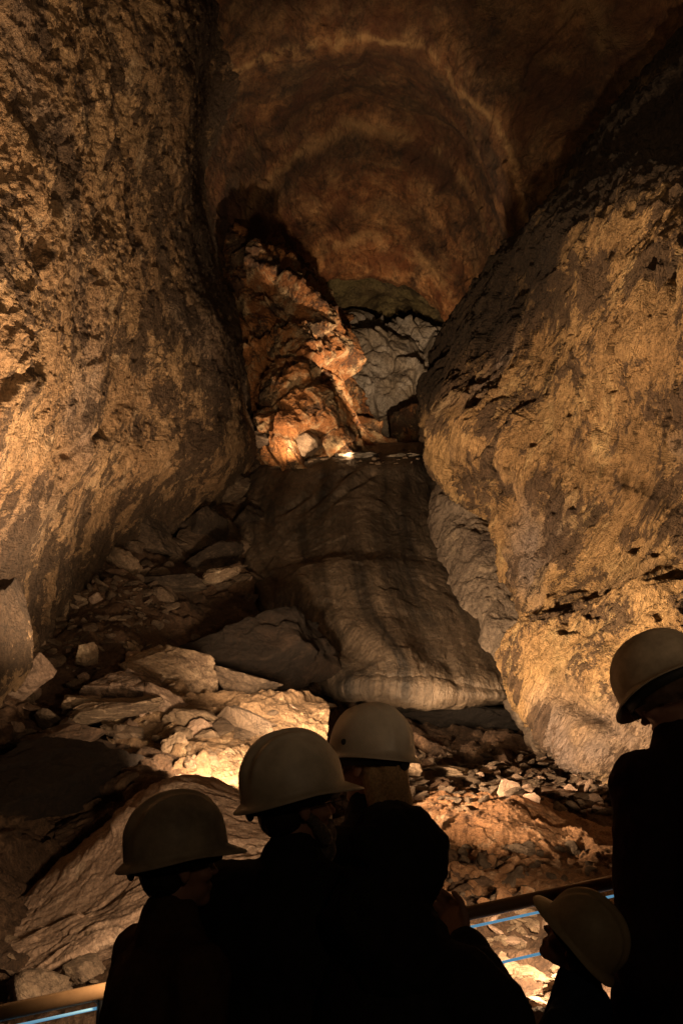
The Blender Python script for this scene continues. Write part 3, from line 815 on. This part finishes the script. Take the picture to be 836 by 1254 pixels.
scatter(200, 510, 836, 1115, 1260, 0.02, 0.07, ('stone', 'stone', 'plate'), 2, 'loose_stone', 'brightly lit stone below the handrail beside the child', 'stone', 'stones below the handrail', seed=8)
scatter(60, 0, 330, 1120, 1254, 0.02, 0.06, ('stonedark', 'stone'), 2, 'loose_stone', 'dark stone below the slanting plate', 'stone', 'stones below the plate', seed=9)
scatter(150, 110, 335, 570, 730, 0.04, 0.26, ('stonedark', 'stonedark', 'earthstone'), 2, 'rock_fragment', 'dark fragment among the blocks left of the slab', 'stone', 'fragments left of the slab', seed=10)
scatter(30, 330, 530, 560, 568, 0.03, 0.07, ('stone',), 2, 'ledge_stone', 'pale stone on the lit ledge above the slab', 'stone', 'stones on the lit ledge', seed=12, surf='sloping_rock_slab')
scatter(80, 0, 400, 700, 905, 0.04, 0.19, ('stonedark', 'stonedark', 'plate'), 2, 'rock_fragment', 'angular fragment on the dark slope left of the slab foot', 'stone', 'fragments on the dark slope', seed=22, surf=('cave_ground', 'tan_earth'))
#@@PEOPLE
# ------------------------------------------------------------------ people
SPH_V, SPH_F = ico(3)


def ell(c, r, rot=None):
    q = SPH_V * np.array(r if hasattr(r, '__len__') else (r, r, r))
    if rot is not None: q = q @ np.array(rot).T
    return q + np.array(c)


def limb(p0, r0, p1, r1, n=9, flat=1.0):
    p0, p1 = np.array(p0, float), np.array(p1, float)
    return [ell(p0 + (p1 - p0) * t, (r0 + (r1 - r0) * t, (r0 + (r1 - r0) * t) * flat, r0 + (r1 - r0) * t)) for t in np.linspace(0, 1, n)]


def fuse(name, blobs, voxel, smooth, mat, parent, disp=None):
    """fuse overlapping volumes into ONE continuous surface"""
    V, F, k = [], [], 0
    for q in blobs:
        V.append(q)
        F.append(SPH_F + k)
        k += len(q)
    o = mesh_from(name, np.concatenate(V), np.concatenate(F))
    m = o.modifiers.new('r', 'REMESH')
    m.mode = 'VOXEL'
    m.voxel_size = voxel
    m = o.modifiers.new('s', 'SMOOTH')
    m.iterations = smooth
    m.factor = 0.5
    ev = o.evaluated_get(bpy.context.evaluated_depsgraph_get())
    me = bpy.data.meshes.new_from_object(ev)
    bpy.data.objects.remove(o)
    n = len(me.vertices)
    if disp:
        co = np.zeros(n * 3, np.float32)
        me.vertices.foreach_get('co', co)
        co = co.reshape(-1, 3).astype(float)
        no = np.zeros(n * 3, np.float32)
        me.vertex_normals.foreach_get('vector', no)
        co = co + no.reshape(-1, 3) * disp(co)[:, None]
        me.vertices.foreach_set('co', co.astype(np.float32).ravel())
    me.polygons.foreach_set('use_smooth', np.ones(len(me.polygons), bool))
    me.materials.clear()
    me.materials.append(mat)
    o = bpy.data.objects.new(name, me)
    COL.objects.link(o)
    o.parent = parent
    return o


def xf(blobs, Mx):
    A = np.array(Mx.to_3x3())
    t = np.array(Mx.translation)
    return [q @ A.T + t for q in blobs]


def hand_blobs(wrist, direction, side, palmdir=(0, -1, 0), curl=0.6):
    """palm, four unequal bent fingers and a thumb leaving the side of the palm"""
    z = Vector(direction).normalized()
    y = Vector(palmdir)
    y = (y - z * y.dot(z)).normalized()
    x = y.cross(z) * side
    w = Vector(wrist)
    out = []
    for a in np.linspace(0, 1, 5):
        for s in (-1, -.33, .33, 1):
            out.append(ell(w + z * (0.02 + 0.07 * a) + x * (s * (0.022 + 0.012 * a)), (0.016, 0.016, 0.016)))
    for i, L in enumerate((0.072, 0.082, 0.076, 0.06)):
        base = w + z * 0.095 + x * (-0.034 + 0.0227 * i)
        p = base
        d = z.copy()
        for j, fr in enumerate((0.45, 0.32, 0.23)):
            ang = curl * (0.5 + 0.5 * j)
            d = (z * math.cos(ang) + y * math.sin(ang)).normalized()
            q = p + d * L * fr
            out += limb(p, 0.0095 - 0.001 * j, q, 0.009 - 0.001 * j, 4)
            p = q
    p = w + z * 0.03 - x * 0.032
    d = (z * 0.7 - x * 0.7 + y * 0.35).normalized()
    q = p + d * 0.045
    out += limb(p, 0.014, q, 0.011, 4)
    d = (z * 0.85 - x * 0.2 + y * 0.5).normalized()
    out += limb(q, 0.011, q + d * 0.032, 0.009, 4)
    return out


def head_blobs():
    """head around the origin (between the ears), looking along +Y"""
    o = [ell((0, -0.015, 0.035), (0.076, 0.095, 0.085)), ell((0, 0.025, 0.01), (0.068, 0.072, 0.085)),
         ell((0, 0.035, -0.045), (0.056, 0.055, 0.055)), ell((0, 0.062, -0.085), (0.032, 0.028, 0.024)),
         ell((0, 0.095, 0.02), (0.040, 0.012, 0.010)), ell((0, 0.098, -0.005), (0.012, 0.014, 0.03)), ell((0, 0.109, -0.02), (0.014, 0.015, 0.012)),
         ell((0, 0.088, -0.052), (0.024, 0.012, 0.007)), ell((0, 0.086, -0.064), (0.020, 0.012, 0.007))]
    for s in (-1, 1):
        o += [ell((s * 0.078, -0.008, 0.0), (0.010, 0.018, 0.031)), ell((s * 0.046, 0.06, -0.02), (0.024, 0.026, 0.02)), ell((s * 0.031, 0.078, 0.008), (0.014, 0.012, 0.010))]
    return o


def helmet(parent, mat, hm, peak=0.042, plug=False):
    """hard hat: shell with crest ribs and peak, inner band, chin strap; hm = helmet matrix in the person's space"""
    na, nr = 72, 26
    A = np.linspace(0, 2 * np.pi, na, endpoint=False)
    V = []
    rx, ry, hz = 0.128, 0.152, 0.165
    prof = []
    for k in range(nr + 1):
        t = k / nr
        ph = t * np.pi / 2
        prof.append((np.cos(ph) ** 0.82, np.sin(ph) ** 0.95))
    rows = []
    front = np.clip(np.sin(A), 0, 1) ** 1.6
    back = np.clip(-np.sin(A), 0, 1) ** 1.6
    for out_, zz in ((1.0, -0.004), (0.96, 0.0), (0.5, 0.004)):      # brim from the rim to the shell
        ext = (0.014 + peak * front + 0.010 * back) * out_
        x = (rx + ext) * np.cos(A)
        y = (ry + ext) * np.sin(A)
        z = np.full(na, zz) - 0.022 * front * out_ - 0.012 * back * out_
        rows.append(np.stack([x, y, z], 1))
    for k in range(nr):
        r_, h_ = prof[k]
        x = rx * r_ * np.cos(A)
        y = ry * r_ * np.sin(A)
        z = np.full(na, hz * h_ + 0.008)
        ridge = 0.010 * np.exp(-((np.abs(x) - 0.0) / 0.020) ** 4) + 0.006 * np.exp(-((np.abs(x) - 0.052) / 0.008) ** 2)
        ridge *= np.clip((h_ - 0.12) * 3, 0, 1) 
        nrm = np.stack([x / rx ** 2, y / ry ** 2, z / hz ** 2], 1)
        nrm /= np.linalg.norm(nrm, axis=1, keepdims=True)
        rows.append(np.stack([x, y, z], 1) + nrm * ridge[:, None])
    V = np.concatenate(rows + [np.array([[0, 0, hz + 0.018]])])
    F = []
    L = len(rows)
    for r_ in range(L - 1):
        for a in range(na):
            b = (a + 1) % na
            F.append((r_ * na + a, r_ * na + b, (r_ + 1) * na + b, (r_ + 1) * na + a))
    top = L * na
    for a in range(0, na, 2):
        F.append(((L - 1) * na + a, (L - 1) * na + (a + 1) % na, (L - 1) * na + (a + 2) % na, top))
    o = mesh_from('helmet_shell', V, F, mat, True, parent)
    s = o.modifiers.new('thick', 'SOLIDIFY')
    s.thickness = 0.003
    o.matrix_local = hm
    # inner head band
    V, F = [], []
    for zz, k in ((0.012, 0.90), (-0.028, 0.84)):
        for a in A: V.append((rx * k * math.cos(a), ry * k * math.sin(a), zz))
    for a in range(na): F.append((a, (a + 1) % na, na + (a + 1) % na, na + a))
    b_ = mesh_from('head_band', V, F, M['strap'], True, parent)
    s = b_.modifiers.new('thick', 'SOLIDIFY')
    s.thickness = 0.003
    b_.matrix_local = hm
    # rivet and rear adjuster knob
    kb = mesh_from('adjuster_knob', ell((0, -0.138, -0.022), (0.022, 0.010, 0.018)), SPH_F, M['strap'], True, parent)
    kb.matrix_local = hm
    for s_ in ((-1, 1) if plug else ()):
        sc_ = mesh_from('side_plug', ell((s_ * 0.126, 0.01, 0.045), (0.006, 0.010, 0.010)), SPH_F, M['strap'], True, parent)
        sc_.matrix_local = hm
    return o


def person(label, headpos, yaw, hm, coat, hair=None, hairkind='short', lean=0.0, armL=None, armR=None, bulk=1.0, headrot=(0, 0, 0), hat=None, hatrot=(0, 0, 0), hathi=0.035,
           hood=False, glasses=False, peak=0.042, plug=False, beard=False, scale=None, headband=False, group=None, brow=None, trousers='trousers'):
    """yaw: 0 = facing into the cave (+Y); positive turns towards the left of the picture"""
    hp = Vector(headpos)
    k = scale or hp.z / 1.63
    root = bpy.data.objects.new('person', None)
    COL.objects.link(root)
    # the head sits lean metres in front of the hips
    rz = Matrix.Rotation(R(yaw), 4, 'Z')
    off = rz @ Vector((0, lean, 0)) * k
    root.location = (hp.x - off.x, hp.y - off.y, 0)
    root.rotation_euler = (0, 0, R(yaw))
    root.scale = (k, k, k)
    setprops(root, label, 'person', group)
    hz = hp.z / k
    drop = 1.63 - hz
    l = lean
    chest = (0, l * 0.55, 1.27 - drop * 0.8)
    shz = 1.385 - drop
    neck = (0, l * 0.85, 1.47 - drop)
    sh = [(-0.175 * bulk, l * 0.75, shz), (0.175 * bulk, l * 0.75, shz)]
    armL = armL or ((-0.25 * bulk, 0.02, 1.12), (-0.22, 0.16, 0.93))
    armR = armR or ((0.25 * bulk, 0.02, 1.12), (0.22, 0.16, 0.93))
    arms = (armL, armR)
    Hm = Matrix.Translation((0, l, hz)) @ Euler([R(a) for a in headrot]).to_matrix().to_4x4()
    B = xf(head_blobs(), Hm)
    B += limb(neck, 0.062, (0, l - 0.01, hz - 0.06), 0.058, 8)
    B += [ell(chest, (0.155 * bulk, 0.11, 0.17)), ell((0, l * 0.3, 1.10), (0.14 * bulk, 0.105, 0.15)), ell((0, 0, 0.95), (0.165 * bulk, 0.115, 0.12))]
    B += limb(sh[0], 0.06, sh[1], 0.06, 14)
    J = []      # jacket
    for s, (el, wr) in zip((0, 1), arms):
        B += limb(sh[s], 0.055, el, 0.042, 12) + limb(el, 0.042, wr, 0.028, 12)
        d = Vector(wr) - Vector(el)
        B += hand_blobs(wr, d, 1 if s else -1, curl=0.7)
        J += limb(sh[s], 0.080 * bulk, el, 0.062 * bulk, 12) + limb(el, 0.062 * bulk, Vector(wr) - d * 0.06, 0.048, 12)
    T = []
    for s in (-1, 1):
        hip, kn, an = (s * 0.09, 0, 0.90), (s * 0.10, 0.03, 0.49), (s * 0.11, 0.0, 0.09)
        B += limb(hip, 0.085, kn, 0.055, 14) + limb(kn, 0.055, an, 0.038, 14) + limb((s * 0.11, -0.03, 0.04), 0.036, (s * 0.125, 0.15, 0.03), 0.028, 8)
        T += limb(hip, 0.105, kn, 0.080, 16) + limb(kn, 0.080, (s * 0.11, 0, 0.12), 0.068, 16)
    T += [ell((0, 0, 0.94), (0.175 * bulk, 0.125, 0.12))]
    fuse('body', B, 0.0065, 4, M['skin'], root)
    folds = lambda co: 0.010 * fbm(warp(co * np.array([1, 1, 0.6]), 6, 0.03, 3) * 7, 4, 7, 0.55, True) + 0.006 * fbm(co * 22, 3, 9)
    J += [ell(chest, (0.195 * bulk, 0.155, 0.20)), ell((0, l * 0.3, 1.10), (0.19 * bulk, 0.15, 0.18)), ell((0, 0, 0.93), (0.20 * bulk, 0.155, 0.17))]
    J += limb(sh[0], 0.085 * bulk, sh[1], 0.085 * bulk, 14)
    J += limb((0, l * 0.78, shz), 0.11, (0, l * 0.86 - 0.01, shz + 0.125), 0.078, 7)
    for s in (0, 1):      # sloping shoulders
        J += limb((sh[s][0] * 0.9, sh[s][1], shz - 0.01), 0.078, (sh[s][0] * 0.22, l * 0.84, shz + 0.075), 0.06, 8)
    jk = fuse('jacket', J, 0.012, 6, M[coat], root, folds)
    fuse('trousers', T, 0.014, 4, M[trousers], root, folds)
    for s in (-1, 1):
        S = limb((s * 0.11, -0.04, 0.045), 0.045, (s * 0.125, 0.17, 0.038), 0.036, 9) + [ell((s * 0.11, -0.01, 0.09), (0.05, 0.055, 0.05))]
        fuse('shoe', S, 0.010, 3, M['shoe'], root)
    strands = lambda co: 0.006 * fbm(co * np.array([60, 60, 8]), 3, 4)
    if hair:
        Hb = [ell((0, -0.022, 0.038), (0.084, 0.098, 0.088)), ell((0, -0.045, -0.01), (0.076, 0.062, 0.06))]
        if hairkind == 'long':
            Hb += limb((0, -0.075, 0.0), 0.062, (0.01, -0.115, -0.16), 0.052, 10) + limb((0.05, -0.05, -0.02), 0.036, (0.05, -0.09, -0.2), 0.028, 10) + limb((-0.05, -0.05, -0.02), 0.036, (-0.045, -0.09, -0.2), 0.028, 10)
        fuse('hair', xf(Hb, Hm), 0.008, 3, M[hair], root, strands)
    if hood:
        Hb = [ell((0, -0.03, 0.04), (0.094, 0.108, 0.100)), ell((0, -0.045, -0.05), (0.100, 0.112, 0.10)), ell((0, -0.06, -0.14), (0.13, 0.12, 0.09)), ell((0, 0.03, 0.01), (0.090, 0.105, 0.11)), ell((0, -0.12, 0.03), (0.04, 0.06, 0.05)), ell((0, 0.085, 0.06), (0.075, 0.045, 0.05))] + limb((0, -0.08, -0.12), 0.10, (0.05, -0.05, -0.2), 0.11, 5)
        fuse('hood', xf(Hb, Hm), 0.009, 2, M[coat], root, lambda co: 2.2 * folds(co))
    if beard:
        Bb = [ell((0, 0.060, -0.075), (0.052, 0.050, 0.045)), ell((0, 0.065, -0.115), (0.040, 0.038, 0.045)), ell((0, 0.092, -0.045), (0.034, 0.014, 0.008))]
        for s in (-1, 1): Bb += limb((s * 0.066, 0.01, -0.02), 0.014, (s * 0.045, 0.055, -0.08), 0.024, 6)
        fuse('beard', xf(Bb, Hm), 0.006, 2, M['hair_grey'], root, strands)
    if headband:
        na = 60
        V, F = [], []
        for zz, kk in ((0.052, 1.0), (0.03, 1.06), (-0.0, 1.05), (-0.022, 0.98)):
            for a in range(na):
                an = 2 * math.pi * a / na
                V.append((0.090 * kk * math.cos(an), 0.118 * kk * math.sin(an) - 0.006, zz - 0.02 * math.sin(an)*-1 + 0.003 * math.sin(an * 9)))
        for r_ in range(3):
            for a in range(na): F.append((r_ * na + a, r_ * na + (a + 1) % na, (r_ + 1) * na + (a + 1) % na, (r_ + 1) * na + a))
        o = mesh_from('headband', V, F, M['band'], True, root)
        o.matrix_local = Hm
    if hat:
        hM = Hm @ Matrix.Translation((0, 0, hathi)) @ Euler([R(a) for a in hatrot]).to_matrix().to_4x4()
        helmet(root, M[hat], hM, peak, plug)
    if glasses:
        V, F = [], []
        def tube(pts, r):
            k0 = len(V)
            pts = [Vector(p) for p in pts]
            for i, p in enumerate(pts):
                d = (pts[min(i + 1, len(pts) - 1)] - pts[max(i - 1, 0)]).normalized()
                a = d.orthogonal().normalized()
                b = d.cross(a)
                for j in range(6):
                    t = j * math.pi / 3
                    V.append(tuple(p + a * r * math.cos(t) + b * r * math.sin(t)))
            for i in range(len(pts) - 1):
                for j in range(6):
                    F.append((k0 + i * 6 + j, k0 + i * 6 + (j + 1) % 6, k0 + (i + 1) * 6 + (j + 1) % 6, k0 + (i + 1) * 6 + j))
        for s in (-1, 1):
            tube([(s * 0.034 + 0.026 * math.cos(t), 0.118, 0.003 + 0.020 * math.sin(t)) for t in np.linspace(0, 2 * math.pi, 20)], 0.0016)
            tube([(s * 0.060, 0.117, 0.008), (s * 0.080, 0.09, 0.008), (s * 0.083, 0.0, 0.008), (s * 0.080, -0.02, -0.006)], 0.0016)
        tube([(-0.008, 0.118, 0.006), (0.008, 0.118, 0.006)], 0.0016)
        o = mesh_from('spectacles', V, F, M['glass'], True, root)
        o.matrix_local = Hm
    return root


G = 'visitors standing along the handrail'
person('bearded black-coated visitor in a pale hard hat, large in the centre, head turned right', P(362, 992, 2.25), -25, 1.7, 'coat_black', 'hair_dark', lean=0.05, bulk=1.25, headrot=(8, -3, -38),
       hat='helmet', hatrot=(3, 0, 0), hathi=0.040, armL=((-0.34, 0.10, 1.12), (-0.16, 0.34, 1.05)), armR=((0.34, 0.06, 1.12), (0.20, 0.3, 1.02)), glasses=True, beard=True, group=G)
person('visitor in brown jacket and pale hard hat, leftmost of the row', P(218, 1066, 2.15), -52, 1.6, 'coat_brown', 'hair_dark', lean=0.06, headrot=(6, -3, -8), bulk=0.98,
       hat='helmet_worn', hatrot=(2, 0, 0), hathi=0.040, group=G)
person('fair-haired visitor in a pale hard hat behind the centre visitor, facing left', P(454, 943, 2.75), 60, 1.7, 'coat_black', 'hair_blonde', 'long', headrot=(0, 4, -12), plug=True,
       hat='helmet_grey', hatrot=(-2, 0, 0), hathi=0.035, group=G)
person('bare-headed visitor hidden in a black hood between the centre visitor and the child', P(490, 1058, 2.12), -38, 1.5, 'coat_black', None, lean=0.10, bulk=1.02, headrot=(-10, 0, 0), hood=True, scale=0.93,
       armL=((-0.24, 0.12, 1.08), (-0.04, 0.30, 1.14)), armR=((0.25, 0.14, 1.14), (0.08, 0.26, 1.26)), group=G)
person('tall visitor in dark coat, headband and spectacles at the right edge, hard hat tilted', P(823, 858, 2.55), 40, 1.8, 'coat_wine', None, lean=0.03, bulk=1.18, headrot=(-24, 4, 10), peak=0.02, scale=0.95,
       hat='helmet_worn', hatrot=(-4, 0, 0), hathi=0.048, headband=True, glasses=True, group=G)
person('child in dark blue jacket and tan hard hat, head tipped back, beside the tall visitor', P(702, 1160, 2.28), 62, 1.2, 'coat_blue', 'hair_grey', lean=-0.02, headrot=(40, 0, 0), scale=0.665,
       hat='helmet_dark', hatrot=(8, 0, 0), hathi=0.035, group=G)

# ------------------------------------------------------------------ handrail with light lines
def tube_mesh(name, pts, r, mat, parent, n=14, cap=True):
    V, F = [], []
    pts = [Vector(p) for p in pts]
    for i, p in enumerate(pts):
        d = (pts[min(i + 1, len(pts) - 1)] - pts[max(i - 1, 0)]).normalized()
        a = d.cross(Vector((0, 0, 1))) if abs(d.z) < 0.9 else d.orthogonal()
        a.normalize()
        b = d.cross(a)
        for j in range(n):
            t = j * 2 * math.pi / n
            V.append(tuple(p + a * r * math.cos(t) + b * r * math.sin(t)))
    for i in range(len(pts) - 1):
        for j in range(n):
            F.append((i * n + j, i * n + (j + 1) % n, (i + 1) * n + (j + 1) % n, (i + 1) * n + j))
    return mesh_from(name, V, F, mat, True, parent)


rail = bpy.data.objects.new('handrail', None)
COL.objects.link(rail)
setprops(rail, 'brown metal handrail with thin glowing blue lines running behind the visitors', 'handrail')
a0, a1 = P(60, 1228, 2.75), P(650, 1102, 3.05)
dv_ = a1 - a0
ra, rb_ = a0 - dv_ * 1.2, a1 + dv_ * 0.9
tube_mesh('top_rail', [ra.lerp(rb_, t) for t in np.linspace(0, 1, 12)], 0.022, M['metal'], rail)
tube_mesh('light_line', [ra.lerp(rb_, t) + Vector((0, 0.006, -0.043)) for t in np.linspace(0, 1, 12)], 0.0042, M['bluelight'], rail, 8)
lowoff = P(634, 1174, 3.0) - ra.lerp(rb_, 0.0) 
b0 = P(634, 1174, 3.04)
tube_mesh('light_line', [b0 + dv_ * t for t in np.linspace(-2.1, 0.9, 12)], 0.0045, M['bluelight'], rail, 8)
for t in (0.02, 0.42, 0.5, 0.98):
    p = ra.lerp(rb_, t)
    tube_mesh('post', [p + Vector((0, 0, -0.02)), Vector((p.x, p.y, 0.0))], 0.018, M['metaldark'], rail)
for t in (0.42, 0.5, 0.585):      # clamps that hold the light line under the rail
    p = ra.lerp(rb_, t)
    tube_mesh('clamp', [p + Vector((-0.02, 0, -0.018)), p + Vector((0.02, 0.0, -0.052))], 0.012, M['metal'], rail, 8)
#@@ENDPEOPLE
# ------------------------------------------------------------------ lamps (the cave's floodlights, plus added fills)
world = bpy.data.worlds.new('World')
sc.world = world
world.use_nodes = True
world.node_tree.nodes['Background'].inputs[0].default_value = (1.0, 0.55, 0.25, 1)
world.node_tree.nodes['Background'].inputs[1].default_value = 0.002


def lamp(name, loc, aim, power, cone, blend=0.6, size=0.05, col=(1.0, 0.665, 0.38)):
    d = bpy.data.lights.new(name, 'SPOT')
    d.energy = power
    d.spot_size = R(cone)
    d.spot_blend = blend
    d.shadow_soft_size = size
    d.color = col
    o = bpy.data.objects.new(name, d)
    COL.objects.link(o)
    o.location = loc
    o.rotation_euler = (Vector(aim) - Vector(loc)).to_track_quat('-Z', 'Y').to_euler()
    return o


K = P(262, 975, 4.75) + Vector((0, 0, 0.1))
lamp('floodlight_right', K, P(760, 560, 6.0), 2000, 115)
lamp('floodlight_left', K, P(50, 300, 5.8), 2300, 88)
lamp('left_wall_fill', (2.6, -1.2, 2.2), P(60, 250, 5.2), 900, 62, 0.9, 0.12)  # added soft fill behind the camera, softens grazing shadows on the left wall
lamp('floodlight_slab', K + Vector((0.25, 0.2, 0.4)), P(455, 720, 9.5), 560, 75, size=0.12)
lamp('floodlight_spill', K + Vector((0.02, 0, 0.12)), P(270, 890, 5.8), 150, 125)
lamp('right_vault_fill', (-2.6, -1.2, 2.4), P(760, 60, 9.8), 1300, 42, 0.9, 0.12)  # unseen fill added to brighten the rock at upper right
lamp('ground_lamp', P(648, 1165, 3.7) + Vector((0, 0, 0.18)), P(640, 985, 5.8) + Vector((0, 0, 0.72)), 150, 46, 0.2)
lamp('rail_lamp', P(690, 1150, 3.45) + Vector((0, 0, 0.16)), P(640, 1200, 3.6), 130, 150)
lamp('rail_lamp', P(250, 1110, 2.6), P(90, 1090, 3.9), 85, 100)
lamp('ledge_lamp', P(352, 552, 11.5), P(372, 470, 13.0), 105, 110, 0.8)
lamp('ledge_strip_lamp', P(425, 556, 11.98), P(425, 560, 12.6), 20, 110, size=0.05)
lamp('recess_lamp', P(508, 498, 17.2), P(470, 440, 20), 130, 110, col=(1, 0.80, 0.60))
lamp('vault_fill', P(500, 540, 11.9), P(440, 270, 16), 1700, 80)  # unseen lamp added to brighten the vault
lamp('back_fill', (1.2, -2.0, 3.2), (0, 3, 1.3), 15, 100, size=0.3)  # added dim fill behind the camera, stands in for bounce on the helmets
sc.cycles.max_bounces = 4
sc.cycles.diffuse_bounces = 2
sc.view_settings.view_transform = 'Standard'
sc.view_settings.look = 'None'
sc.view_settings.exposure = 0
